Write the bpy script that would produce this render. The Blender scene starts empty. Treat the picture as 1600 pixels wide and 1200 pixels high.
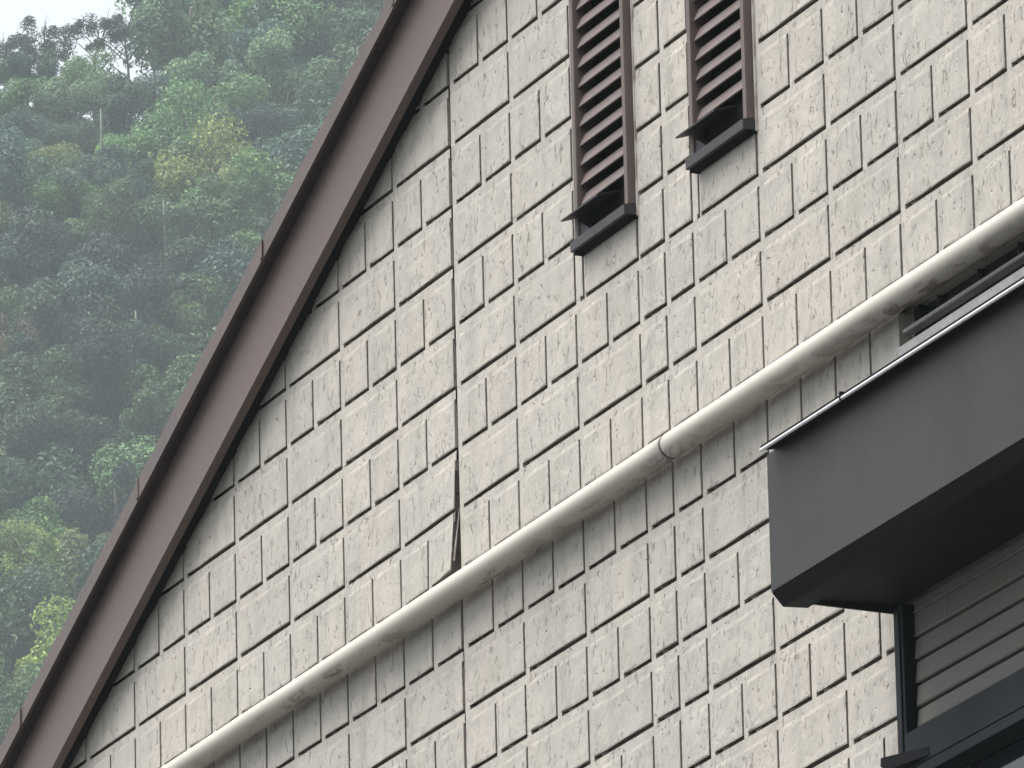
import bpy, bmesh, math, random
from mathutils import Vector, Matrix, noise as mnoise
R = random.Random(11)
S = bpy.context.scene
COL = S.collection

# ---------------------------------------------------------------- camera, sky, sun, exposure
cam = bpy.data.objects.new('camera', bpy.data.cameras.new('camera'))
COL.objects.link(cam)
cam.location = (22.1463, -8.9401, 1.603)
cam.rotation_euler = (1.84450, 0.02476, 1.18837)
cam.data.sensor_width = 36.0
cam.data.lens = 16106.8 / 1600 * 36
cam.data.clip_start = 0.5
cam.data.clip_end = 4000
S.camera = cam

SUN_EL, SUN_AZ = math.radians(71), math.radians(248)      # azimuth measured from +X, counter-clockwise
world = bpy.data.worlds.new('World'); S.world = world
world.use_nodes = True
wn = world.node_tree
wn.nodes.clear()
sky = wn.nodes.new('ShaderNodeTexSky'); sky.sky_type = 'NISHITA'; sky.sun_disc = False
sky.sun_elevation = SUN_EL
sky.sun_rotation = math.radians(90) - SUN_AZ
sky.air_density = 1.0; sky.dust_density = 4.0; sky.ozone_density = 1.0
hs = wn.nodes.new('ShaderNodeHueSaturation'); hs.inputs['Saturation'].default_value = 0.26
bg = wn.nodes.new('ShaderNodeBackground'); bg.inputs['Strength'].default_value = 0.094
wo = wn.nodes.new('ShaderNodeOutputWorld')
wn.links.new(sky.outputs[0], hs.inputs['Color']); wn.links.new(hs.outputs[0], bg.inputs['Color'])
wn.links.new(bg.outputs[0], wo.inputs['Surface'])

sl = bpy.data.lights.new('sun', 'SUN'); sl.energy = 2.6; sl.angle = math.radians(60); sl.color = (1.0, 0.965, 0.92)
sun = bpy.data.objects.new('sun', sl); COL.objects.link(sun)
sdir = Vector((math.cos(SUN_EL) * math.cos(SUN_AZ), math.cos(SUN_EL) * math.sin(SUN_AZ), math.sin(SUN_EL)))
sun.rotation_euler = sdir.to_track_quat('Z', 'Y').to_euler()
sun.location = (0, -10, 30)

vs = S.view_settings
vs.view_transform = 'Standard'; vs.look = 'None'; vs.exposure = 1.5; vs.gamma = 1.0; vs.use_curve_mapping = False
S.cycles.use_denoising = True
S.cycles.max_bounces = 6; S.cycles.volume_bounces = 1
S.cycles.volume_step_rate = 1.0

# ---------------------------------------------------------------- helpers
def tag(o, label=None, cat=None, group=None, kind=None):
    if label: o['label'] = label
    if cat: o['category'] = cat
    if group: o['group'] = group
    if kind: o['kind'] = kind
    return o

def empty(name, loc=(0, 0, 0)):
    o = bpy.data.objects.new(name, None); o.empty_display_size = .2
    o.location = loc; COL.objects.link(o); return o

def link(name, me, parent=None, loc=(0, 0, 0)):
    o = bpy.data.objects.new(name, me); o.location = loc
    COL.objects.link(o)
    if parent: o.parent = parent
    return o

def mesh(name, verts, faces, mat, smooth=False):
    me = bpy.data.meshes.new(name); me.from_pydata(verts, [], faces)
    if mat: me.materials.append(mat)
    if smooth:
        for p in me.polygons: p.use_smooth = True
    me.update(); return me

class MB:
    """collects boxes, prisms, tubes; builds one mesh object"""
    def __init__(s): s.v = []; s.f = []
    def add(s, vs, fs):
        b = len(s.v); s.v += [tuple(v) for v in vs]; s.f += [tuple(i + b for i in f) for f in fs]
        return s
    def box(s, x0, x1, y0, y1, z0, z1):
        v = [(x0, y0, z0), (x1, y0, z0), (x1, y1, z0), (x0, y1, z0), (x0, y0, z1), (x1, y0, z1), (x1, y1, z1), (x0, y1, z1)]
        return s.add(v, [(0, 3, 2, 1), (4, 5, 6, 7), (0, 1, 5, 4), (1, 2, 6, 5), (2, 3, 7, 6), (3, 0, 4, 7)])
    def prism_x(s, prof, x0, x1):
        """closed (y,z) profile extruded along x"""
        n = len(prof)
        v = [(x0, y, z) for y, z in prof] + [(x1, y, z) for y, z in prof]
        f = [(i, (i + 1) % n, n + (i + 1) % n, n + i) for i in range(n)]
        return s.add(v, f + [tuple(range(n))[::-1], tuple(range(n, 2 * n))])
    def prism_y(s, prof, y0, y1):
        n = len(prof)
        v = [(x, y0, z) for x, z in prof] + [(x, y1, z) for x, z in prof]
        f = [(i, n + i, n + (i + 1) % n, (i + 1) % n) for i in range(n)]
        return s.add(v, f + [tuple(range(n)), tuple(range(n, 2 * n))[::-1]])
    def tube(s, pts, rad, n=10, cap=True):
        pts = [Vector(p) for p in pts]; rings = []
        for i, p in enumerate(pts):
            d = (pts[min(i + 1, len(pts) - 1)] - pts[max(i - 1, 0)]).normalized()
            a = d.orthogonal().normalized() if abs(d.x) < .9 else Vector((0, 1, 0)).cross(d).normalized().cross(d).normalized()
            b = d.cross(a)
            r = rad[i] if isinstance(rad, (list, tuple)) else rad
            rings.append([p + r * (math.cos(t * 2 * math.pi / n) * a + math.sin(t * 2 * math.pi / n) * b) for t in range(n)])
        v = [q for r_ in rings for q in r_]; f = []
        for i in range(len(pts) - 1):
            for k in range(n):
                f.append((i * n + k, i * n + (k + 1) % n, (i + 1) * n + (k + 1) % n, (i + 1) * n + k))
        if cap:
            f.append(tuple(range(n))[::-1]); f.append(tuple(range((len(pts) - 1) * n, len(pts) * n)))
        return s.add(v, f)
    def build(s, name, mat, parent=None, bevel=0, smooth=False, loc=(0, 0, 0), segs=2):
        me = mesh(name, s.v, s.f, mat)
        bm = bmesh.new(); bm.from_mesh(me)
        bmesh.ops.recalc_face_normals(bm, faces=bm.faces)
        if bevel:
            bmesh.ops.bevel(bm, geom=[e for e in bm.edges if e.calc_face_angle(0) > .5], offset=bevel, segments=segs, affect='EDGES', clamp_overlap=True)
        if smooth:
            for p in bm.faces: p.smooth = True
        bm.to_mesh(me); bm.free()
        return link(name, me, parent, loc)

# ---------------------------------------------------------------- materials
def newmat(name, rough=.7, spec=.3):
    m = bpy.data.materials.new(name); m.use_nodes = True
    nt = m.node_tree; b = nt.nodes['Principled BSDF']
    b.inputs['Roughness'].default_value = rough
    b.inputs['Specular IOR Level'].default_value = spec
    return m, nt, b

def N(nt, t, **kw):
    n = nt.nodes.new(t)
    for k, v in kw.items():
        if k in n.inputs: n.inputs[k].default_value = v
        else: setattr(n, k, v)
    return n

def ramp(nt, fac, stops, interp='LINEAR'):
    r = nt.nodes.new('ShaderNodeValToRGB'); r.color_ramp.interpolation = interp
    e = r.color_ramp.elements
    while len(e) < len(stops): e.new(.5)
    for i, (p, c) in enumerate(stops):
        e[i].position = p; e[i].color = c if len(c) == 4 else (*c, 1)
    nt.links.new(fac, r.inputs[0]); return r

def mix(nt, fac, a, b, mode='MIX'):
    m = nt.nodes.new('ShaderNodeMix'); m.data_type = 'RGBA'; m.blend_type = mode
    for s, i in ((fac, 0), (a, 6), (b, 7)):
        if hasattr(s, 'links') or hasattr(s, 'is_linked'): nt.links.new(s, m.inputs[i])
        elif isinstance(s, (tuple, list)): m.inputs[i].default_value = s if len(s) == 4 else (*s, 1)
        else: m.inputs[i].default_value = s
    return m.outputs[2]

def mapping(nt, scale=(1, 1, 1), rot=(0, 0, 0), coord='Object', rnd=False):
    tc = nt.nodes.new('ShaderNodeTexCoord'); mp = nt.nodes.new('ShaderNodeMapping')
    mp.inputs['Scale'].default_value = scale; mp.inputs['Rotation'].default_value = rot
    src = tc.outputs[coord]
    if rnd:
        oi = nt.nodes.new('ShaderNodeObjectInfo')
        ad = nt.nodes.new('ShaderNodeVectorMath'); ad.operation = 'ADD'
        sc = nt.nodes.new('ShaderNodeMath'); sc.operation = 'MULTIPLY'; sc.inputs[1].default_value = 37.0
        nt.links.new(oi.outputs['Random'], sc.inputs[0])
        nt.links.new(src, ad.inputs[0]); nt.links.new(sc.outputs[0], ad.inputs[1]); src = ad.outputs[0]
    nt.links.new(src, mp.inputs[0]); return mp.outputs[0]

def siding_material(name, base, rel=1.0):
    m, nt, b = newmat(name, .78, .25)
    # worn streaky veins leaning with the moulded stone grain
    v1 = mapping(nt, (1.0, 1, .42), (0, math.radians(28), 0), rnd=True)
    n1 = N(nt, 'ShaderNodeTexNoise', Scale=62.0, Detail=3.5, Roughness=.55, Distortion=1.1); nt.links.new(v1, n1.inputs['Vector'])
    v2 = mapping(nt, (1, 1, 1), rnd=True)
    n2 = N(nt, 'ShaderNodeTexNoise', Scale=13.0, Detail=3.0, Roughness=.55, Distortion=.6); nt.links.new(v2, n2.inputs['Vector'])
    n3 = N(nt, 'ShaderNodeTexNoise', Scale=260.0, Detail=2.0, Roughness=.6); nt.links.new(v2, n3.inputs['Vector'])
    # world-space weathering: broad damp / dirt tone over the wall
    gv = mapping(nt, (1, 1, .55), coord='Object')
    geo = nt.nodes.new('ShaderNodeNewGeometry')
    n4 = N(nt, 'ShaderNodeTexNoise', Scale=1.3, Detail=4.0, Roughness=.6); nt.links.new(geo.outputs['Position'], n4.inputs['Vector'])
    oi = nt.nodes.new('ShaderNodeObjectInfo')
    pits = ramp(nt, n1.outputs[0], [(.30, (1, 1, 1)), (.395, (0, 0, 0))])
    c0 = mix(nt, oi.outputs['Random'], tuple(x * .96 for x in base), tuple(x * 1.03 for x in base))
    tone = ramp(nt, n4.outputs[0], [(.33, (.90, .92, .915)), (.62, (1.02, 1.005, .985))])
    c1 = mix(nt, 1.0, c0, tone.outputs[0], 'MULTIPLY')
    tone2 = ramp(nt, n2.outputs[0], [(.3, (.93, .935, .93)), (.65, (1.03, 1.03, 1.02))])
    c1 = mix(nt, 1.0, c1, tone2.outputs[0], 'MULTIPLY')
    grain = ramp(nt, n3.outputs[0], [(.3, (.94, .94, .94)), (.7, (1.04, 1.04, 1.04))])
    c1 = mix(nt, 1.0, c1, grain.outputs[0], 'MULTIPLY')
    vm = nt.nodes.new('ShaderNodeMapping'); vm.inputs['Scale'].default_value = (9, 1, .7); nt.links.new(geo.outputs['Position'], vm.inputs[0])
    n5 = N(nt, 'ShaderNodeTexNoise', Scale=1.6, Detail=4.0, Roughness=.65); nt.links.new(vm.outputs[0], n5.inputs['Vector'])
    stk = ramp(nt, n5.outputs[0], [(.34, (.86, .875, .87)), (.5, (1, 1, 1)), (.72, (1.03, 1.02, 1.0))])
    c1 = mix(nt, 1.0, c1, stk.outputs[0], 'MULTIPLY')
    n6 = N(nt, 'ShaderNodeTexNoise', Scale=5.5, Detail=5.0, Roughness=.7); nt.links.new(geo.outputs['Position'], n6.inputs['Vector'])
    blot = ramp(nt, n6.outputs[0], [(.32, (.88, .90, .885)), (.48, (1, 1, 1))])
    c1 = mix(nt, 1.0, c1, blot.outputs[0], 'MULTIPLY')
    dm = nt.nodes.new('ShaderNodeMath'); dm.operation = 'MULTIPLY'; dm.inputs[1].default_value = .74
    nt.links.new(pits.outputs[0], dm.inputs[0])
    c2 = mix(nt, dm.outputs[0], c1, (.22, .20, .17))
    nt.links.new(c2, b.inputs['Base Color'])
    a = nt.nodes.new('ShaderNodeMath'); a.operation = 'MULTIPLY_ADD'; a.inputs[1].default_value = -1.3
    nt.links.new(pits.outputs[0], a.inputs[0])
    s1 = nt.nodes.new('ShaderNodeMath'); s1.operation = 'MULTIPLY_ADD'; s1.inputs[1].default_value = 1.6
    nt.links.new(n2.outputs[0], s1.inputs[0]); nt.links.new(n1.outputs[0], s1.inputs[2])
    nt.links.new(s1.outputs[0], a.inputs[2])
    bp = N(nt, 'ShaderNodeBump', Strength=.72 * rel, Distance=.003); nt.links.new(a.outputs[0], bp.inputs['Height'])
    nt.links.new(bp.outputs[0], b.inputs['Normal'])
    return m

def paint(name, col, rough=.5, spec=.4, var=.12, scale=3.0, fine=90.0, bump=.08, coord='Object', stretch=(1, 1, 1)):
    m, nt, b = newmat(name, rough, spec)
    v = mapping(nt, stretch, coord=coord)
    n = N(nt, 'ShaderNodeTexNoise', Scale=scale, Detail=5.0, Roughness=.6); nt.links.new(v, n.inputs['Vector'])
    n2 = N(nt, 'ShaderNodeTexNoise', Scale=fine, Detail=2.0, Roughness=.6); nt.links.new(v, n2.inputs['Vector'])
    t = ramp(nt, n.outputs[0], [(.3, (1 - var,) * 3), (.7, (1 + var * .6,) * 3)])
    t2 = ramp(nt, n2.outputs[0], [(.3, (1 - var * .5,) * 3), (.7, (1 + var * .4,) * 3)])
    c = mix(nt, 1.0, col, t.outputs[0], 'MULTIPLY'); c = mix(nt, 1.0, c, t2.outputs[0], 'MULTIPLY')
    nt.links.new(c, b.inputs['Base Color'])
    rr = ramp(nt, n.outputs[0], [(.3, (max(0, rough - .08),) * 3), (.7, (min(1, rough + .1),) * 3)])
    nt.links.new(rr.outputs[0], b.inputs['Roughness'])
    bp = N(nt, 'ShaderNodeBump', Strength=bump, Distance=.002); nt.links.new(n2.outputs[0], bp.inputs['Height'])
    nt.links.new(bp.outputs[0], b.inputs['Normal'])
    return m

M = {}
M['siding'] = siding_material('moulded_siding', (.404, .381, .350))
M['mortar'] = siding_material('siding_base', (.394, .372, .342), .3)
M['brown'] = paint('brown_painted_metal', (.112, .083, .075), .55, .35, .10, 2.2, 240, .15)
M['brown_edge'] = paint('brown_weathered_edge', (.088, .066, .060), .5, .4, .30, 9.0, 70, .3)
M['roofing'] = paint('brown_roofing', (.06, .05, .048), .7, .3, .25, 6, 60, .4)
M['canopy'] = paint('charcoal_sheet_metal', (.0145, .0118, .0118), .5, .4, .10, 1.6, 300, .15)
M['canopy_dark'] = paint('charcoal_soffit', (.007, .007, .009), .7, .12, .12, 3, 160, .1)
M['bright'] = paint('painted_glint_hem', (.62, .62, .63), .3, .6, .1, 20, 120, .05)  # pale non-metal colour paints the sky glint along the hem
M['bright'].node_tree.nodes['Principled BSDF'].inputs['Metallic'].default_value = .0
M['frame'] = paint('blue_grey_aluminium', (.0055, .0078, .0105), .6, .14, .1, 3, 200, .05)
M['vent'] = paint('taupe_vent_paint', (.112, .088, .081), .6, .35, .14, 12, 150, .15)
M['vent_grey'] = paint('grey_vent_paint', (.034, .032, .034), .55, .35, .14, 12, 150, .15)
M['void'] = paint('painted_cavity_dark', (.004, .004, .005), .9, .1, .2, 5, 50, 0)  # near-black colour stands in for the dark of unlit recesses
M['slat'] = paint('grey_beige_boards', (.165, .158, .142), .75, .25, .12, 6, 120, .25, stretch=(.3, 1, 1))
M['grout'] = paint('pale_joint', (.24, .23, .21), .8, .2, .15, 20, 120, .2)
M['ledge'] = paint('pale_wet_ledge', (.30, .29, .28), .35, .6, .3, 9, 60, .2)
M['asphalt'] = paint('asphalt', (.05, .05, .052), .75, .4, .2, .5, 30, .4)

def pipe_mat():
    m, nt, b = newmat('ivory_pipe', .62, .22)
    v = mapping(nt, (1, 1, 1))
    sp = nt.nodes.new('ShaderNodeSeparateXYZ'); nt.links.new(v, sp.inputs[0])
    n = N(nt, 'ShaderNodeTexNoise', Scale=7.0, Detail=5.0, Roughness=.7, Distortion=.8)
    nt.links.new(mapping(nt, (.8, 2.2, 2.2)), n.inputs['Vector'])
    n2 = N(nt, 'ShaderNodeTexNoise', Scale=2.0, Detail=3.0); nt.links.new(v, n2.inputs['Vector'])
    # grime blotches hang along the lower flank where drips collect
    mr = nt.nodes.new('ShaderNodeMapRange'); mr.inputs['From Min'].default_value = -.010; mr.inputs['From Max'].default_value = -.027
    nt.links.new(sp.outputs['Z'], mr.inputs['Value'])
    mu = nt.nodes.new('ShaderNodeMath'); mu.operation = 'MULTIPLY'
    nt.links.new(mr.outputs[0], mu.inputs[0])
    st = ramp(nt, n.outputs[0], [(.50, (0, 0, 0)), (.57, (1, 1, 1))])
    nt.links.new(st.outputs[0], mu.inputs[1])
    base = ramp(nt, n2.outputs[0], [(.35, (.405, .380, .335)), (.65, (.445, .42, .372))])
    n3 = N(nt, 'ShaderNodeTexNoise', Scale=1.1, Detail=2.0); nt.links.new(v, n3.inputs['Vector'])
    pat = ramp(nt, n3.outputs[0], [(.42, (.08, .08, .08)), (.58, (.95, .95, .95))])
    ms = nt.nodes.new('ShaderNodeMath'); ms.operation = 'MULTIPLY'; nt.links.new(pat.outputs[0], ms.inputs[1])
    nt.links.new(mu.outputs[0], ms.inputs[0])
    c = mix(nt, ms.outputs[0], base.outputs[0], (.17, .15, .13))
    nt.links.new(c, b.inputs['Base Color'])
    return m
M['pipe'] = pipe_mat()

def seal_mat():
    m, nt, b = newmat('aged_sealant', .7, .3)
    geo = nt.nodes.new('ShaderNodeNewGeometry'); sp = nt.nodes.new('ShaderNodeSeparateXYZ')
    nt.links.new(geo.outputs['Position'], sp.inputs[0])
    n = N(nt, 'ShaderNodeTexNoise', Scale=14.0, Detail=4.0); nt.links.new(geo.outputs['Position'], n.inputs['Vector'])
    st = ramp(nt, n.outputs[0], [(.42, (0, 0, 0)), (.6, (1, 1, 1))])
    c = mix(nt, st.outputs[0], (.43, .40, .37), (.24, .20, .185))
    nt.links.new(c, b.inputs['Base Color']); return m
M['seal'] = seal_mat()
M['tar'] = paint('old_dark_sealant', (.040, .031, .028), .8, .2, .3, 20, 90, .5)

def glass_mat():
    m, nt, b = newmat('dark_window_glass', .06, .5)
    b.inputs['Base Color'].default_value = (.010, .012, .016, 1)
    n = N(nt, 'ShaderNodeTexNoise', Scale=3.0, Detail=2.0); nt.links.new(mapping(nt), n.inputs['Vector'])
    bp = N(nt, 'ShaderNodeBump', Strength=.04, Distance=.004); nt.links.new(n.outputs[0], bp.inputs['Height'])
    nt.links.new(bp.outputs[0], b.inputs['Normal'])
    return m
M['glass'] = glass_mat()

def leaf_mat():
    m, nt, b = newmat('foliage', .55, .3)
    oi = nt.nodes.new('ShaderNodeObjectInfo')
    geo = nt.nodes.new('ShaderNodeNewGeometry')
    n = N(nt, 'ShaderNodeTexNoise', Scale=.55, Detail=2.0); nt.links.new(geo.outputs['Position'], n.inputs['Vector'])
    t = ramp(nt, n.outputs[0], [(.3, (.72, .78, .82)), (.7, (1.25, 1.2, 1.0))])
    t2 = ramp(nt, geo.outputs['Random Per Island'], [(0, (.62, .66, .70)), (.8, (1.15, 1.15, 1.05)), (1, (1.7, 1.65, 1.35))])
    c = mix(nt, 1.0, oi.outputs['Color'], t.outputs[0], 'MULTIPLY')
    c = mix(nt, 1.0, c, t2.outputs[0], 'MULTIPLY')
    nt.links.new(c, b.inputs['Base Color'])
    tr = nt.nodes.new('ShaderNodeBsdfTranslucent'); nt.links.new(c, tr.inputs['Color'])
    ms = nt.nodes.new('ShaderNodeMixShader'); ms.inputs[0].default_value = .25
    nt.links.new(b.outputs[0], ms.inputs[1]); nt.links.new(tr.outputs[0], ms.inputs[2])
    out = nt.nodes['Material Output']; nt.links.new(ms.outputs[0], out.inputs['Surface'])
    return m
M['leaf'] = leaf_mat()
M['bark'] = paint('dark_bark', (.055, .048, .042), .85, .2, .3, 2, 20, .5)
M['pale_bark'] = paint('pale_dead_bark', (.16, .18, .14), .8, .2, .25, 2, 20, .4)
M['hill'] = paint('hill_undergrowth', (.022, .034, .018), .9, .1, .4, .25, 3, .6)

# ---------------------------------------------------------------- ground and hill
g = MB().add([(-900, -900, 0), (900, -900, 0), (900, 900, 0), (-900, 900, 0)], [(0, 1, 2, 3)]).build('ground', M['asphalt'])
tag(g, 'dark asphalt ground below the house', kind='structure')

CX, CY, CZ = cam.location
AZ0 = math.radians(160.62)                                     # bearing of the photograph's left edge
def hill_xy(D, s):
    az = AZ0 - s / D
    return CX + D * math.cos(az), CY + D * math.sin(az)
def ridge(s):
    t = min(1, max(0, (s - 7.4) / 2.8)); t = t * t * (3 - 2 * t)
    return 500.5 + 15 * t + 1.2 * math.sin(s * .7)
def hill_z(D, s):
    Dr = ridge(s)
    z = .84 * (min(D, Dr) - 313)
    if D > Dr: z -= .35 * (D - Dr)
    z += .9 * mnoise.noise(Vector((D * .09, s * .11, 1.7)))
    return max(z, -.5)
def make_hill():
    v = []; f = []
    Ds = list(range(312, 420, 12)) + list(range(420, 530, 3)) + list(range(530, 570, 10))
    Ss = [-150, -120, -90, -70, -50, -35] + [x * 2.5 for x in range(-10, 20)] + [60, 80, 110, 140]
    for D in Ds:
        for s in Ss:
            x, y = hill_xy(D, s); v.append((x, y, hill_z(D, s)))
    n = len(Ss)
    for i in range(len(Ds) - 1):
        for j in range(n - 1):
            f.append((i * n + j, (i + 1) * n + j, (i + 1) * n + j + 1, i * n + j + 1))
    me = mesh('hill', v, f, M['hill'], True)
    return tag(link('hill', me), 'steep wooded hillside rising behind the house', kind='structure')
make_hill()

# ---------------------------------------------------------------- trees
def crown_mesh(seed, leaves=5200, open_=False, lobes=15, leaf=.20, flat=.8):
    r = random.Random(seed); v = []; f = []
    cl = []
    for k in range(lobes):
        while True:
            p = Vector((r.uniform(-1, 1), r.uniform(-1, 1), r.uniform(-.75, 1)))
            if p.length < 1: break
        if p.length < .4: p = p.normalized() * r.uniform(.45, .8)
        cl.append((Vector((p.x * 2.3, p.y * 2.3, p.z * 1.9 * flat)), r.uniform(.6, 1.3) * (.62 if open_ else 1)))
    per = leaves // lobes
    for c, rad in cl:
        for i in range(per):
            d = Vector((r.gauss(0, 1), r.gauss(0, 1), r.gauss(.25, 1))).normalized()
            q = c + d * rad * (r.random() ** .35) * Vector((1, 1, .8)).length / 1.62
            nrm = (d + Vector((r.gauss(0, .55), r.gauss(0, .55), r.gauss(.35, .5)))).normalized()
            a = nrm.orthogonal().normalized(); a = Matrix.Rotation(r.uniform(0, 6.28), 3, nrm) @ a
            b = nrm.cross(a); sz = leaf * r.uniform(.6, 1.5)
            bend = nrm * sz * -.25
            i0 = len(v)
            v += [tuple(q - a * sz + bend), tuple(q - b * sz * .5), tuple(q + a * sz + bend), tuple(q + b * sz * .5)]
            f.append((i0, i0 + 1, i0 + 2, i0 + 3))
    return mesh('crown', v, f, M['leaf'])

def trunk_mesh(seed, h=6.0, mat='bark', limbs=6, spread=1.9, r0=.17):
    r = random.Random(seed); m = MB()
    pts = [Vector((0, 0, -.6))]; 
    for i in range(1, 6):
        pts.append(Vector((r.uniform(-.12, .12) * i * .5, r.uniform(-.12, .12) * i * .5, h * .78 * i / 5)))
    m.tube(pts, [r0, r0 * .9, r0 * .8, r0 * .66, r0 * .5, r0 * .3], 7)
    for k in range(limbs):
        t = r.uniform(.4, .98); p = pts[0].lerp(pts[-1], t); a = r.uniform(0, 6.28); L = spread * r.uniform(.6, 1.1)
        q1 = p + Vector((math.cos(a) * L * .5, math.sin(a) * L * .5, L * .45)); q2 = p + Vector((math.cos(a) * L, math.sin(a) * L, L * .75 + r.uniform(-.3, .4)))
        m.tube([p, q1, q2], [r0 * .42, r0 * .28, r0 * .1], 5)
        if r.random() < .7:
            q3 = q1 + Vector((r.uniform(-.6, .6), r.uniform(-.6, .6), r.uniform(.4, .9))); m.tube([q1, q3], [r0 * .2, r0 * .06], 4)
    me = mesh('trunk', m.v, m.f, M[mat], True)
    return me

CROWNS = [crown_mesh(100 + i, leaves=9500, lobes=15 + i % 6, flat=.75 + .07 * (i % 4), leaf=.095 + .012 * (i % 3)) for i in range(8)]
OPENS = [crown_mesh(200 + i, leaves=4200, open_=True, lobes=20, leaf=.085) for i in range(3)]
TRUNKS = [trunk_mesh(300 + i) for i in range(4)]
SLIM = [trunk_mesh(400 + i, limbs=11, spread=2.3, r0=.085) for i in range(3)]

def add_tree(name, D, s, h, w, col, label, group=None, crown=None, cat='tree', lift=0, squash=1.0):
    x, y = hill_xy(D, s); z = hill_z(D, s)
    root = empty(name, (x, y, z)); tag(root, label, cat, group)
    root.rotation_euler.z = R.uniform(0, 6.28)
    k = h / 6.6
    t = link('trunk', (SLIM if name == 'skyline_tree' else TRUNKS)[R.randrange(3)], root); t.scale = (k, k, k)
    c = link('crown', crown or CROWNS[R.randrange(8)], root, (0, 0, 4.5 * k + lift * k))
    ws = w / 5.6
    c.scale = (ws, ws, ws * .92 * squash); c.color = (*col, 1)
    return root

def tan_el(py):        # elevation slope of a photo row near the left edge
    return .3222 + (.2419 - .3222) * py / 1200
def place(px, py, hc):  # hillside spot whose crown centre (hc above ground) falls on that part of the slope
    t = tan_el(py)
    D = (.84 * 313 + CZ - hc) / (.84 - t)
    return D, px / 31.6 * D / 500

GREENS = dict(dark=(.034, .062, .044), deep=(.024, .042, .038), mid=(.066, .115, .050), soft=(.085, .140, .060),
              bright=(.165, .255, .075), lime=(.225, .310, .080), yellow=(.20, .245, .085), olive=(.140, .150, .068), bluish=(.036, .058, .052), rusty=(.115, .095, .060))
named = [
 # px, py, height, width, colour, label
 (340, 258, 6.4, 6.6, 'yellow', 'broad tree with yellowing crown high on the hillside near the roof edge'),
 (40, 880, 7.5, 5.2, 'bright', 'light green spiky topped tree at the left edge of the photo low on the hill'),
 (95, 990, 7.0, 5.6, 'lime', 'brightest yellow green tree low on the hill beside the roof edge'),
 (190, 860, 6.6, 4.4, 'olive', 'olive brown tree touching the roof edge below the dark thicket'),
 (25, 1150, 6.0, 4.8, 'mid', 'mid green tree in the lowest left corner of the photo'),
 (70, 1090, 6.0, 4.4, 'soft', 'soft green bushy tree directly under the brightest yellow green tree'),
 (320, 470, 7.2, 4.6, 'soft', 'fresh green tree pressed against the roof edge halfway up the hill'),
 (250, 640, 6.6, 4.2, 'mid', 'mid green tree against the roof edge right of the dark thicket'),
 (15, 520, 6.4, 4.4, 'rusty', 'tree with a rusty brown crown at the left edge halfway up the hill'),
 (180, 330, 8.0, 4.4, 'mid', 'tall rounded green tree left of the yellowing tree'),
 (150, 560, 7.4, 5.0, 'deep', 'darkest broad tree in the middle of the hillside'),
 (170, 760, 7.4, 5.6, 'deep', 'dark tree standing right above the light green spiky tree'),
 (60, 680, 7.0, 5.2, 'dark', 'dark leafy tree near the left edge above the light green trees'),
]
taken = []
for px, py, h, w, c, lab in named:
    hc = 4.5 * h / 6.6
    D, s = place(px, py, hc)
    add_tree('broadleaf_tree', D, s, h, w, GREENS[c], lab, lift=-.7, squash=1.1); taken.append((D, s, w))
# skyline: ragged open trees with the sky showing through
def skyline(px, h, w, crown, lab, dark='dark', dD=0):
    s = px / 31.6; D = ridge(s) - .5 + dD
    return add_tree('skyline_tree', D, s, h, w, GREENS[dark], lab, crown=crown)
skyline(75, 4.8, 4.6, OPENS[0], 'dark gappy tree on the skyline at the left end of the ridge')
skyline(8, 4.2, 3.8, OPENS[1], 'small ragged tree on the skyline cut by the left edge of the photo', 'bluish')
skyline(150, 6.6, 4.0, OPENS[2], 'thin open tree with bare curved branches against the sky', 'deep')
skyline(208, 7.2, 3.0, OPENS[1], 'slender wispy tree reaching highest against the sky', 'bluish')
skyline(248, 5.4, 4.0, OPENS[0], 'sparse tree on the skyline next to the dense ridge trees', 'soft')
skyline(288, 8.2, 3.0, OPENS[2], 'dark tree tip cut by the top edge against the sky', 'dark', 2)
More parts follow.
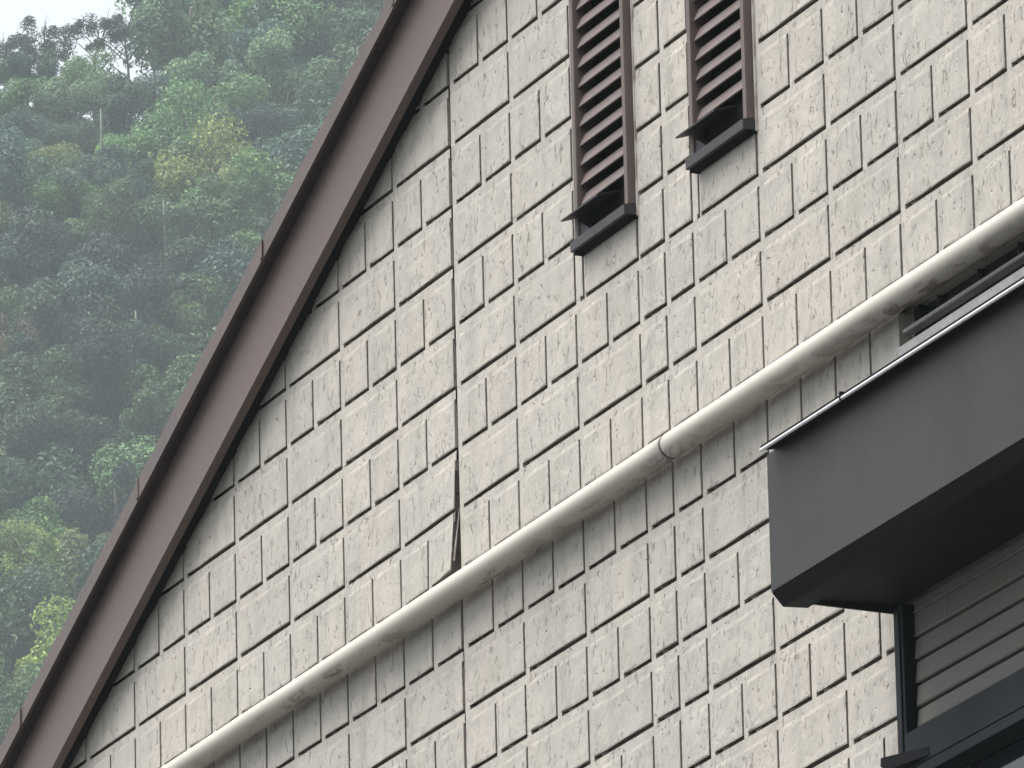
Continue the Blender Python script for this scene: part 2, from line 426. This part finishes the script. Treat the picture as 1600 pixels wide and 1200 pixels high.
# the wooded slope, tree by tree
PAL = [('dark green', (.034, .062, .040)), ('blackish green', (.024, .040, .034)), ('mid green', (.062, .108, .046)), ('pale grey green', (.085, .125, .075)),
       ('bluish green', (.038, .070, .058)), ('olive green', (.105, .115, .048)), ('fresh green', (.080, .145, .050)), ('yellowish green', (.130, .160, .052)), ('brownish green', (.088, .098, .055))]
WEIGHT = [5, 3, 6, 5, 4, 1.5, 4, .8, .5]
BANDS = [(135, 'along the crest'), (265, 'high on the slope'), (400, 'above the middle of the slope'), (560, 'below the middle of the slope'), (760, 'in the lower slope'), (9999, 'at the foot of the slope')]
LATS = [(.30, 'at the left photo edge'), (.66, 'midway to the roof edge'), (9.0, 'beside the brown roof edge')]
used = {}
offs = []
D = 422.0; row = 0
while D < 517:
    s = -9.0 + (row % 2) * 1.5
    while s < 27:
        d2 = D + R.uniform(-1.3, 1.3); s2 = s + R.uniform(-.8, .8)
        ok = all(not (abs(d2 - a) < 1.8 + .12 * w and abs(s2 - b) < .7 + w * .22) for a, b, w in taken)
        if ok and d2 < ridge(s2) - 1.0:
            h = R.uniform(4.6, 7.4); w = R.uniform(4.4, 7.4)
            if d2 > 486 and s2 < 8.6: h = R.uniform(3.2, 4.2) + .12 * max(0, s2); w = R.uniform(3.4, 4.8)
            zc = hill_z(d2, s2) + 3.6 * h / 6.6
            t = (zc - CZ) / d2
            py = (.3222 - t) / (.3222 - .2419) * 1200; px = s2 * 31.6 * 500 / d2
            xr = 610 - 610 * py / 1190
            if -45 < px < xr + 40 and py < 1260 and xr > 0:
                b_ = next(i for i, (lim, _) in enumerate(BANDS) if py < lim); l_ = next(i for i, (lim, _) in enumerate(LATS) if px / max(xr, 1) < lim)
                have = used.setdefault((b_, l_), set())
                pool = [i for i in range(9) if i not in have]
                wt = [WEIGHT[i] * (3 if (b_ in (3, 4) and i in (0, 1, 4)) else 1) * ((2.5 if i in (2, 3, 4) else .12 if i in (5, 7, 8) else 1) if b_ < 3 else 1) for i in pool]
                if pool:
                    k = R.choices(pool, wt)[0]; have.add(k)
                    f_ = R.uniform(1.1, 1.4) * (1.6, 1.5, 1.15, .80, .68, 1.25)[b_]; cc = tuple(x * f_ * q for x, q in zip(PAL[k][1], (.90, 1.0, 1.06)))  # band factor paints mist into leaf colour: paler crest, darker middle
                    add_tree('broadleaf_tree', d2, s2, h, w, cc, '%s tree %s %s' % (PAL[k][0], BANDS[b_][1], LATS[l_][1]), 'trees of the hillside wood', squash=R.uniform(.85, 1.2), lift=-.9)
                else:
                    offs.append((d2, s2, h, w))
            else:
                offs.append((d2, s2, h, w))
        s += R.uniform(2.5, 3.4)
    D += 3.1; row += 1
# the rest of the wood, beside and behind what the photograph shows: one mass of foliage
WOODC = crown_mesh(900, leaves=1500, lobes=12, leaf=.17)
wv = []; wf = []
for d2, s2, h, w in offs:
    x, y = hill_xy(d2, s2); z = hill_z(d2, s2); k = h / 6.6; b0 = len(wv); a = R.uniform(0, 6.28); ca, sa = math.cos(a), math.sin(a)
    for vt in WOODC.vertices:
        p = vt.co * (w / 5.4); wv.append((x + ca * p.x - sa * p.y, y + sa * p.x + ca * p.y, z + 3.5 * k + p.z))
    wf += [tuple(i + b0 for i in p.vertices) for p in WOODC.polygons]
o = link('wood_foliage', mesh('wood_foliage', wv, wf, M['leaf'])); o.color = (.05, .085, .045, 1)
tag(o, 'dense wood foliage covering the rest of the hillside', kind='stuff')

# pale dead stems standing out of the foliage
for i, (px, py, L, lab) in enumerate([(113, 445, 1.6, 'longest pale dead stem standing left of the dark trees'), (211, 505, 1.1, 'short pale dead stem against the darkest trees'),
        (258, 335, 1.4, 'pale dead stem under the yellowing tree'), (160, 185, 1.0, 'pale dead stem high under the skyline')]):
    hc = 5.6
    D, s = place(px, py, hc); D -= .5
    x, y = hill_xy(D, s); zg = hill_z(D, s)
    dist = D; zc = CZ + D * tan_el(py)
    m = MB(); zt = zc - zg + L * .3
    m.tube([(0, 0, -.5), (.08, .05, zt * .5), (.02, 0, zt * .8), (.1, -.05, zt)], [.08, .07, .06, .035], 6)
    m.tube([(.02, 0, zt * .8), (.4, .3, zt * .88)], [.03, .012], 5)
    o = m.build('dead_tree', M['pale_bark'], None, smooth=True, loc=(x, y, zg)); tag(o, lab, 'dead tree', 'dead stems in the wood')

# ---------------------------------------------------------------- house
H, RW = .1894, .1517           # half-stone width, course height
ZV = 7.84                      # height of the joint just above the pipe
SL = .411                      # roof pitch
def rake(x): return 9.127 + SL * x if x < 1.37 else 9.127 + SL * (2.74 - x)
house = empty('house', (1.37, 0, 0))
tag(house, 'house with beige stone pattern siding and a brown gable roof edge', 'house')
HO = Vector((-1.37, 0, 0))
def hb(mb, name, mat, **kw):
    """build under the house (its origin is not at the world origin)"""
    o = mb.build(name, mat, house, **kw); o.location = HO; return o

AP = 1.37; XL, XR = -4.3, 7.04
WY = .032
holes = [(.820, 1.150, 8.404, 9.28), (1.512, 1.846, 8.404, 9.28), (2.587, 4.72, 7.52, 7.788), (2.538, 4.72, 6.0, 7.14)]
def wall_mesh():
    """back wall sheet with real openings for window and transom"""
    m = MB()
    xs = sorted({XL, XR, AP, *[h[0] for h in holes[2:]], *[h[1] for h in holes[2:]]}); zs = sorted({0, 7.6, *[h[2] for h in holes[2:]], *[h[3] for h in holes[2:]]})
    for i in range(len(xs) - 1):
        for j in range(len(zs)):
            x0, x1 = xs[i], xs[i + 1]; z0 = zs[j]; top = j == len(zs) - 1
            z1 = None if top else zs[j + 1]
            cxm = (x0 + x1) / 2
            if not top and any(h[0] < cxm < h[1] and h[2] < (z0 + z1) / 2 < h[3] for h in holes[2:]): continue
            if top:
                v = [(x0, z0), (x1, z0), (x1, max(z0, rake(x1) + .06)), (x0, max(z0, rake(x0) + .06))]
                if rake(x0) + .06 < z0 or rake(x1) + .06 < z0:
                    v = [(x, min(z, max(rake(x) + .06, 0))) for x, z in v]
            else:
                v = [(x0, min(z0, rake(x0) + .06)), (x1, min(z0, rake(x1) + .06)), (x1, min(z1, rake(x1) + .06)), (x0, min(z1, rake(x0) + .06))]
            m.add([(x, WY, z) for x, z in v] , [(0, 1, 2, 3)])
    # reveals of the openings
    for x0, x1, z0, z1 in holes[2:]:
        m.add([(x0, WY, z0), (x0, WY + .12, z0), (x0, WY + .12, z1), (x0, WY, z1)], [(0, 1, 2, 3)])
        m.add([(x1, WY, z0), (x1, WY + .12, z0), (x1, WY + .12, z1), (x1, WY, z1)], [(0, 1, 2, 3)])
        m.add([(x0, WY, z1), (x1, WY, z1), (x1, WY + .12, z1), (x0, WY + .12, z1)], [(0, 1, 2, 3)])
        m.add([(x0, WY, z0), (x1, WY, z0), (x1, WY + .12, z0), (x0, WY + .12, z0)], [(0, 1, 2, 3)])
    # side and rear walls
    for xa in (XL, XR):
        m.add([(xa, WY, 0), (xa, 8, 0), (xa, 8, rake(xa) + .05), (xa, WY, rake(xa) + .05)], [(0, 1, 2, 3)])
    m.add([(XL, 8, 0), (XR, 8, 0), (XR, 8, rake(XR) + .05), (AP, 8, rake(AP) + .05), (XL, 8, rake(XL) + .05)], [(0, 1, 2, 3, 4)])
    return m
wall = hb(wall_mesh(), 'gable_wall', M['mortar'])

# ---- the moulded stones: every one a raised block with a flat margin, an undercut lower joint and a right-hand joint
LB, TB, SR, SB = .024, .023, .0068, .0094
cache = {}
def stone_mesh(w, h, var, lb=LB, tb=TB, sr=SR, sb=SB, warp=None, key=None):
    k = (round(w, 4), round(h, 4), var, lb, tb, sr, sb, key)
    if k in cache: return cache[k]
    r = random.Random(str(k))
    v = []; f = []
    def quad(*q):
        b = len(v); v.extend(q); f.append(tuple(range(b, b + len(q))))
    x1, z0, z1 = w - sr, sb, h - tb
    if x1 - lb < .012: x1 = lb + .012
    ch = .0035
    nx = 4 if w > .25 else 2
    xs = [lb, lb + min(.008, (x1 - lb) * .2)] + [lb + (x1 - lb) * i / nx for i in range(1, nx)] + [x1 - ch, x1]
    zs = [z0, z0 + ch, (z0 * 2 + z1) / 3, (z0 + z1 * 2) / 3, z1 - .009, z1]
    def yy(i, j):
        if i == 0 or j == len(zs) - 1: return -.0017
        if i == len(xs) - 1 or j == 0: return -.0018
        return -.0021 - r.uniform(0, .0013)
    G = [[(xs[i] + (r.uniform(-.0012, .0012) if 0 < i < len(xs) - 1 else 0), yy(i, j), zs[j] + (r.uniform(-.0012, .0012) if 0 < i < len(xs) - 1 else 0)) for j in range(len(zs))] for i in range(len(xs))]
    for i in range(len(xs) - 1):
        for j in range(len(zs) - 1):
            quad(G[i][j], G[i + 1][j], G[i + 1][j + 1], G[i][j + 1])
    B = WY
    if lb > 0:
        quad((0, 0, 0), (lb, 0, 0), (lb, 0, h), (0, 0, h))                    # left margin, bridges the joint
        quad((lb, 0, 0), (lb, B, 0), (lb, B, z0), (lb, 0, z0))
    if tb > 0:
        quad((lb, 0, z1), (w, 0, z1), (w, 0, h), (lb, 0, h))                  # upper margin
        quad((x1, 0, z1), (x1, B, z1), (w, B, z1), (w, 0, z1))
    quad((lb, 0, h), (w, 0, h), (w, B, h), (lb, B, h))                        # top of the margin
    for i in range(len(xs) - 1):                                              # undercut lower edge
        a, b = G[i][0], G[i + 1][0]
        quad(a, (a[0], B, z0 + .016), (b[0], B, z0 + .016), b)
    for j in range(len(zs) - 1):                                              # right edge
        a, b = G[-1][j], G[-1][j + 1]
        quad(a, (x1 - .008, B, a[2]), (x1 - .008, B, b[2]), b)
    me = mesh('brick', v, f, M['siding']); cache[k] = me
    return me

# projection, only to rank which stones show largest
def proj_size(x, z):
    inv = CAMINV; p = inv @ Vector((x, 0, z)); return (800 + 16106.8 * p.x / -p.z, 600 - 16106.8 * p.y / -p.z)
bpy.context.view_layer.update()
CAMINV = cam.matrix_world.inverted()

OB, OC, OD = .0107, 1.4708, 2.6089
cells = []
def row_cells(r, z0, upper):
    half = r % 2 == 0
    st = 1 if half else 2
    us = []
    off = 0 if upper else .009
    for u in range(-20, 0, st): us.append((u * H + off, (u + st) * H + off, 'A', u, st))
    for u in range(0, 6, st): us.append((OB + u * H + off, OB + (u + st) * H + off, 'B', u, st))
    e = OB + 6 * H + off
    us.append((e, e + .835 * H, 'B', 6, 0))
    us.append((OC - .87 * H + off, OC + off, 'C', -1, 0))
    for u in range(0, 6, st): us.append((OC + u * H + off, OC + (u + st) * H + off, 'C', u, st))
    for u in range(0, 12, st): us.append((OD + u * H + off, OD + (u + st) * H + off, 'D', u, st))
    for x0, x1, gname, u, s_ in us:
        cells.append((x0, x1, z0, z0 + RW, gname, u, r, upper))
for v_ in range(0, 12): row_cells(v_, ZV + v_ * RW, True)
ZL = ZV - .1968
for l_ in range(-9, 1): row_cells(l_, ZL + l_ * RW, False)

def subtract(rc, hs):
    out = [rc]
    for a0, a1, b0, b1 in hs:
        nxt = []
        for x0, x1, z0, z1 in out:
            if x1 <= a0 or x0 >= a1 or z1 <= b0 or z0 >= b1: nxt.append((x0, x1, z0, z1)); continue
            if x0 < a0: nxt.append((x0, a0, z0, z1))
            if x1 > a1: nxt.append((a1, x1, z0, z1))
            cx0, cx1 = max(x0, a0), min(x1, a1)
            if z0 < b0: nxt.append((cx0, cx1, z0, b0))
            if z1 > b1: nxt.append((cx0, cx1, b1, z1))
        out = nxt
    return [q for q in out if q[1] - q[0] > .012 and q[3] - q[2] > .012]

def clip_rake(me, x0, z0):
    """cut the stone along the roof line"""
    bm = bmesh.new(); bm.from_mesh(me)
    p = Vector((0 - x0, 0, 9.127 + .05 - z0)) if x0 < AP else Vector((2.74 - x0, 0, 9.127 + .05 - z0))
    n = Vector((-SL, 0, 1)).normalized() if x0 < AP else Vector((SL, 0, 1)).normalized()
    bmesh.ops.bisect_plane(bm, geom=list(bm.verts) + list(bm.edges) + list(bm.faces), plane_co=p, plane_no=n, clear_outer=True)
    m2 = bpy.data.meshes.new('brick'); bm.to_mesh(m2); bm.free(); m2.materials.append(M['siding'])
    return m2

def warp_peel(me, x0, z0):
    """the last stones left of the open seam have lifted off the wall"""
    m2 = me.copy()
    for vt in m2.vertices:
        gx, gz = x0 + vt.co.x, z0 + vt.co.z
        a = max(0, 1 - (gz - ZV) / .40); b = max(0, 1 + gx / .36)
        vt.co.y -= .017 * (a ** 1.8) * (b ** 1.6); vt.co.x -= .012 * (a ** 2.5) * min(1, b) * (gx > -.1)
    m2.update(); return m2

stones = []
for x0, x1, z0, z1, gname, u, r_, up in cells:
    parts = subtract((x0, x1, z0, z1), holes)
    for (a, b, c, d) in parts:
        if rake(a) + .05 < c + .004 and rake(b) + .05 < c + .004: continue
        kw = {}
        if d < z1 - 1e-6: kw['tb'] = .004
        if a > x0 + 1e-6: kw['lb'] = .003 if b - a < .05 else .008
        if c > z0 + 1e-6: kw['sb'] = .002
        me = stone_mesh(b - a, d - c, R.randrange(4), **kw)
        if min(rake(a), rake(b)) + .05 < d: me = clip_rake(me, a, c)
        if len(me.polygons) == 0: continue
        if up and gname == 'A' and u >= -2 and r_ < 4: me = warp_peel(me, a, c)
        q = proj_size((a + b) / 2, (c + d) / 2)
        inside = -25 < q[0] < 1625 and -45 < q[1] < 1245
        hid = q[0] > 1215 and q[1] > 940 - .645 * (q[0] - 1207) - 240 and q[1] < 930 - .61 * (q[0] - 1207)
        stones.append(((b - a) * (d - c) * (1 if inside and not hid else .0001), a, c, me))
stones.sort(key=lambda s: -s[0])
NB = 300
for k, (ar, a, c, me) in enumerate(stones[:NB]):
    o = link('brick', me, wall, (a, 0, c))
rest = MB()
for ar, a, c, me in stones[NB:]:
    rest.add([(vv.co.x + a, vv.co.y, vv.co.z + c) for vv in me.vertices], [tuple(p.vertices) for p in me.polygons])
me = mesh('brick', rest.v, rest.f, M['siding'])
ro = link('brick_remainder', me, wall); ro['kind'] = 'stuff'
print('stones', len(stones), 'in view', sum(1 for s in stones if s[0] > .001))

# strip between the two storeys, behind the pipe
hb(MB().box(XL + .02, XR - .02, .004, WY - .002, ZL + RW + .001, ZV - .004), 'storey_flashing', M['mortar'])
# sealant in the vertical panel joints
def seam(x0, x1, z0, z1, y=.006):
    m = MB(); n = 10
    m.box(x0, x1, y, WY - .002, z0, z1)
    return hb(m, 'sealant_joint', M['seal'])
seam(.0005, OB - .0005, ZV + .62, ZV + 1.55)
m = MB()
for k in range(5):                         # torn sealant, hanging dark and ragged in the opened joint
    za, zb_ = ZV - .002 + .05 * k, ZV + .05 + .05 * k
    wd_ = max(0, 1 - k / 4.6) ** 1.2
    xa, xb = -.004 - .012 * wd_ + R.uniform(-.001, .001), .007
    ya, yb = -.004 - .012 * wd_ + R.uniform(-.002, .002), .012
    m.add([(xa, ya, za), (xb, yb, za), (xb + .001, yb + .004, za), (xa, ya - .0 + .004, za), (xa + .001, ya + .001, zb_ + .004), (xb, yb, zb_ + .004), (xb + .001, yb + .004, zb_ + .004), (xa + .001, ya + .005, zb_ + .004)],
          [(0, 3, 2, 1), (4, 5, 6, 7), (0, 1, 5, 4), (1, 2, 6, 5), (2, 3, 7, 6), (3, 0, 4, 7)])
hb(m, 'torn_sealant', M['tar'])
m = MB().tube([(-.006, -.012, ZV + .03), (-.001, -.006, ZV + .09), (.003, .002, ZV + .16)], [.003, .002, .001], 6)
hb(m, 'loose_sealant_strip', M['seal'])
seam(OB - .006, OB - .0005, ZV + .20, ZV + .615, .007)
e = OB + 6.835 * H
seam(e + .0005, OC - .87 * H - .0005, ZV, ZV + 1.75, .014)
seam(e + .0095, OC - .87 * H + .0085, ZL - 1.2, ZL + RW, .014)
seam(.0095, OB + .0085, ZL - 1.2, ZL + RW, .002)

# ---- roof
def zf(x): return 9.326 + SL * (x if x < AP else 2 * AP - x)      # lower edge of the rake flashing
def zo(x): return 9.376 + SL * (x if x < AP else 2 * AP - x)      # upper edge
XE, XE2 = -4.75, 2 * AP + 4.75
for s_, (xa, xb) in enumerate(((XE, AP), (AP, XE2))):
    m = MB().prism_y([(xa, rake(xa)), (xb, rake(xb)), (xb, zf(xb) + .012), (xa, zf(xa) + .012)], -.060, -.036)
    o = hb(m, 'barge_board', M['brown'], bevel=.0025)
    m = MB().prism_y([(xa, rake(xa) + .022), (xb, rake(xb) + .022), (xb, rake(xb) + .05), (xa, rake(xa) + .05)], -.036, .10)
    hb(m, 'rake_soffit', M['canopy_dark'])
    m = MB().prism_y([(xa, zf(xa) + .014), (xb, zf(xb) + .014), (xb, zo(xb) - .006), (xa, zo(xa) - .006)], -.087, 8.3)
    hb(m, 'roof_slope', M['roofing'])
    # eave side fascia
    xe = xa if s_ == 0 else xb
    hb(MB().box(xe - .02 if s_ == 0 else xe, xe if s_ == 0 else xe + .02, -.06, 8.2, rake(xe) + .02, zf(xe)), 'eave_fascia', M['brown'])
# rake flashing: lengths of folded metal, each lapping the next
n = 0
for side in (0, 1):
    x = XE
    while x < AP - .05:
        x2 = min(AP, x + .93)
        up = R.uniform(-.002, .003); th = R.uniform(0, .003)
        a, b = (x, x2) if side == 0 else (2 * AP - x2, 2 * AP - x)
        m = MB()
        prof = []
        for xx in (a, b): prof.append((xx, zf(xx)))
        K = 14
        for i in range(K + 1):
            xx = b + (a - b) * i / K
            prof.append((xx, zo(xx) + up + R.uniform(-.003, .004)))
        m.prism_y(prof, -.097 - th, -.0885)
        hb(m, 'rake_flashing', M['brown_edge'])
        # lapped joint: a folded strip barely proud of the flashing
        jx = b if side == 0 else a
        m = MB().prism_y([(jx - .010, zf(jx - .010) + .004), (jx + .006, zf(jx + .006) + .004), (jx + .006, zo(jx + .006) + .0035), (jx - .010, zo(jx - .010) + .003)], -.1012, -.0975 - th)
        hb(m, 'flashing_clip', M['brown_edge'], bevel=.001)
        x = x2
# lichen scabs on the top edge of the flashing
for k in range(46):
    x = R.uniform(-3.2, .2); m = MB()
    L = R.uniform(.006, .03)
    m.prism_y([(x, zo(x) - .004), (x + L, zo(x + L) - .004), (x + L * .7, zo(x + L * .7) + R.uniform(.002, .007)), (x + L * .2, zo(x + L * .2) + R.uniform(.002, .006))], -.096, -.089)
    if k == 0: mm = MB()
    mm.add(m.v, m.f)
o = hb(mm, 'roof_lichen', M['roofing']); o['kind'] = 'stuff'

# ---------------------------------------------------------------- the ivory pipe under the gable
pr = empty('wall_pipe', (1.4, -.0365, 7.785))
tag(pr, 'ivory round pipe running level across the stone pattern wall with grimy underside', 'pipe')
def pipe_len(x0, x1):
    m = MB(); nseg = 60
    m.tube([(x0 - 1.4 + (x1 - x0) * i / nseg, 0, .0008 * math.sin((x0 + (x1 - x0) * i / nseg) * .9)) for i in range(nseg + 1)], .0305, 28)
    return m
pipe_len(-4.2, 1.384).build('pipe_length', M['pipe'], pr, smooth=False)
pipe_len(1.397, 6.9).build('pipe_length', M['pipe'], pr, smooth=False)
for o in pr.children:
    for p in o.data.polygons:
        if len(p.vertices) == 4: p.use_smooth = True
MB().tube([(-.03, 0, 0), (.02, 0, 0)], .0265, 20).build('inner_coupling', M['void'], pr)
for bx in (-3.6, -1.4, .5, 2.9, 5.0):
    MB().box(bx - 1.41, bx - 1.39, -.004, .036, -.010, .010).build('pipe_bracket', M['canopy_dark'], pr)

# ---------------------------------------------------------------- gable vents
def vent(xl, xr, zt, label):
    root = empty('gable_vent', ((xl + xr) / 2, 0, 8.40)); tag(root, label, 'vent', 'louvred vents in the gable')
    ox, oz = (xl + xr) / 2, 8.40
    def pb(mb, name, mat, bevel=0):
        o = mb.build(name, mat, root, bevel=bevel); o.location = (-ox, 0, -oz); return o
    fw = .023; yf = -.022
    pb(MB().box(xl, xl + fw, yf, WY, 8.431, zt), 'side_frame', M['vent'], .002)
    pb(MB().box(xr - fw, xr, yf, WY, 8.431, zt), 'side_frame', M['vent'], .002)
    pb(MB().box(xl + fw, xr - fw, yf, WY, zt - .025, zt), 'top_frame', M['vent'], .002)
    pb(MB().box(xr + .001, xr + .012, -.004, WY, 8.40, zt), 'seal_bead', M['seal'], .002)
    pb(MB().box(xl + .001, xr - .001, .0285, .0312, 8.402, zt - .002), 'back_plate', M['void'])  # black sheet painted as the dark inside of the vent
    z = 8.517
    first = True
    while z < zt - .06:
        # one bent louvre blade: nose, sloping face, upstand
        pr_ = [(-.014, z - .002), (-.0115, z - .004), (-.0095, z), (.0015, z + .0255), (.012, z + .0285), (.012, z + .031), (-.001, z + .0285), (-.0125, z + .002)]
        me_o = pb(MB().prism_x(pr_, xl + fw + .0008, xr - fw - .0008), 'louvre_blade', M['vent'])
        z += .0478
    # projecting bottom ledge with its horn, then the dark slot and the apron below
    pb(MB().prism_x([(-.052, 8.480), (-.052, 8.4845), (.02, 8.505), (.02, 8.500)], xl - .012, xl + fw + .19), 'bottom_ledge', M['vent_grey'], .0008)
    pb(MB().box(xl + fw + .001, xr - fw - .001, .004, .010, 8.431, 8.4995), 'slot_back', M['void'])
    pb(MB().add([(xl + fw, -.018, 8.433), (xl + fw + .075, -.018, 8.433), (xl + fw, -.018, 8.474), (xl + fw, .003, 8.433), (xl + fw + .075, .003, 8.433), (xl + fw, .003, 8.474)],
                [(0, 1, 2), (3, 5, 4), (0, 3, 4, 1), (1, 4, 5, 2), (0, 2, 5, 3)]), 'end_gusset', M['vent_grey'])
    pb(MB().box(xl - .001, xr + .004, -.034, WY, 8.404, 8.4295), 'sill_apron', M['vent_grey'], .0015)
    pb(MB().box(xl - .0005, xr + .0035, -.024, WY, 8.3975, 8.4035), 'apron_shadow_strip', M['void'])  # black strip drawn as the shade under the apron
    return root
vent(.822, 1.148, 9.27, 'longer brown louvred vent, the left one of the two in the gable')
vent(1.515, 1.845, 9.27, 'brown louvred vent at the top edge of the photo, the right one of the two')

# ---------------------------------------------------------------- canopy
cn = empty('window_canopy', (2.525, 0, 7.1)); tag(cn, 'charcoal sheet metal box canopy projecting above the shuttered window', 'canopy')
def cb(mb, name, mat, bevel=0, segs=2):
    o = mb.build(name, mat, cn, bevel=bevel, segs=segs); o.location = (-2.525, 0, -7.1); return o
CX0, CX1 = 2.5255, 4.95
cb(MB().prism_x([(-.300, 7.140), (-.300, 7.445), (-.286, 7.445), (-.286, 7.140)], CX0, CX1), 'fascia', M['canopy'])
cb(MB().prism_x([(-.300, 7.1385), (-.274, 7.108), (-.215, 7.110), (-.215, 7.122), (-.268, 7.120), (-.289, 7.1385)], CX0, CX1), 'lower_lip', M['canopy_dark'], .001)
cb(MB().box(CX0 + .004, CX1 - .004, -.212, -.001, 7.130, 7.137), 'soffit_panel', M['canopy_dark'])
cb(MB().prism_x([(-.268, 7.1215), (-.268, 7.445), (-.001, 7.470), (-.001, 7.1105)], CX0 - .002, CX0 + .0035), 'end_plate', M['canopy'])
cb(MB().prism_x([(-.268, 7.1215), (-.268, 7.445), (-.001, 7.470), (-.001, 7.1105)], CX1 - .0035, CX1 + .002), 'end_plate', M['canopy'])
cb(MB().prism_x([(-.332, 7.4420), (-.332, 7.4520), (-.002, 7.500), (-.002, 7.490)], CX0 + .040, CX1 + .012), 'top_flashing', M['canopy_dark'], .0008)
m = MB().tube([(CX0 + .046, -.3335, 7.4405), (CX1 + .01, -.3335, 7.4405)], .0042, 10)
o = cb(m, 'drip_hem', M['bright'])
cb(MB().box(3.0, 3.006, -.3385, -.328, 7.436, 7.455), 'hem_joint', M['canopy_dark'])

# ---------------------------------------------------------------- transom strip above the canopy (part of the house)
tw = empty('transom_window', (0, 0, 0)); tw.parent = house; tw.location = HO
x0, x1 = 2.590, 4.715
def tb_(mb, name, mat, bevel=0):
    return mb.build(name, mat, tw, bevel=bevel)
tb_(MB().box(x0, x1, .050, .056, 7.53, 7.784), 'glass_pane', M['glass'])
tb_(MB().box(x0, x1, .002, .030, 7.7235, 7.7325), 'frame_rail', M['ledge'], .0015)
tb_(MB().box(x0, x0 + .03, .030, .049, 7.53, 7.784), 'frame_stile', M['frame'], .0015)
for k in range(1, 6):
    xx = x0 + .105 + (k - 1) * .21
    tb_(MB().box(xx, xx + .006, .038, .049, 7.735, 7.784), 'frame_muntin', M['vent_grey'])
tb_(MB().prism_x([(-.012, 7.672), (-.012, 7.690), (.048, 7.706), (.048, 7.60), (-.006, 7.60)], x0 + .002, x1), 'sill_ledge', M['ledge'], .0015)

# ---------------------------------------------------------------- shuttered window under the canopy
wd = empty('shuttered_window', (0, 0, 0)); wd.parent = house; wd.location = HO
def wb(mb, name, mat, bevel=0):
    return mb.build(name, mat, wd, bevel=bevel)
WX0, WX1 = 2.540, 4.71
wb(MB().box(WX0, 2.590, -.022, .055, 6.02, 7.118), 'jamb', M['frame'], .0018)
wb(MB().box(WX0 + .012, 2.575, -.0255, -.0225, 6.02, 7.10), 'jamb_trim', M['frame'], .001)
wb(MB().box(WX1 - .05, WX1, -.022, .055, 6.02, 7.118), 'jamb', M['frame'], .0018)
wb(MB().box(2.591, WX1 - .051, .040, .045, 6.83, 7.135), 'backing', M['void'])
zb = [7.199, 7.147, 7.096, 7.044, 6.994, 6.941, 6.889, 6.842]
for i in range(7):
    za, zc = zb[i + 1], zb[i]
    if zc > 7.122: zc = 7.1221
    if za > 7.12: continue
    if i <= 2:
        cuts = [2.594, 2.76, 4.65] if i == 2 else [2.594, 3.55, 4.65]
        for q in range(2):
            wb(MB().box(cuts[q] + (.002 if q else 0), cuts[q + 1] - .003, .0035, .036, za + .005, zc - .0005), 'shutter_slat', M['slat'], .001)
            if q == 0: wb(MB().box(cuts[1] - .0028, cuts[1] + .0018, .0022, .030, za + .006, zc - .001), 'slat_joint', M['grout'])
        wb(MB().box(2.594, 4.65, .0015, .030, za + .0008, za + .0045), 'slat_joint', M['grout'])
    else:
        wb(MB().prism_x([(.001, za + .004), (.0035, za + .0008), (.030, za + .0008), (.030, zc - .0055), (.0055, zc - .0055)], 2.594, 4.65), 'shutter_slat', M['slat'], .0008)
wb(MB().box(2.592, 4.655, -.030, .04, 6.7435, 6.8275), 'head_box', M['frame'], .003)
wb(MB().prism_x([(-.036, 6.716), (-.036, 6.738), (-.030, 6.743), (.03, 6.743), (.03, 6.716)], 2.60, 4.655), 'head_rail', M['frame'], .001)
wb(MB().add([(2.525, -.058, 6.770), (2.545, -.066, 6.784), (2.72, -.031, 6.772), (2.72, -.031, 6.752), (2.56, -.062, 6.754),
             (2.525, -.024, 6.770), (2.545, -.024, 6.784), (2.72, -.024, 6.772), (2.72, -.024, 6.752), (2.56, -.024, 6.754)],
            [(0, 4, 3, 2, 1), (5, 6, 7, 8, 9), (0, 1, 6, 5), (1, 2, 7, 6), (2, 3, 8, 7), (3, 4, 9, 8), (4, 0, 5, 9)]), 'drip_horn', M['canopy_dark'], .001)
wb(MB().box(2.592, 4.655, .034, .040, 6.02, 6.7155), 'glass_pane', M['glass'])
wb(MB().box(2.592, 4.655, .006, .033, 6.02, 6.07), 'bottom_rail', M['frame'], .002)

# ---------------------------------------------------------------- damp air
hz, nt, b = newmat('damp_air')
nt.nodes.clear()
pv = nt.nodes.new('ShaderNodeVolumePrincipled'); pv.inputs['Density'].default_value = .00027
pv.inputs['Color'].default_value = (.80, .93, .96, 1); pv.inputs['Anisotropy'].default_value = .0
out = nt.nodes.new('ShaderNodeOutputMaterial'); nt.links.new(pv.outputs[0], out.inputs['Volume'])
o = MB().box(-905, 905, -905, 905, -1, 190).build('haze', hz)
tag(o, 'thin damp haze between the house and the hill', kind='stuff')
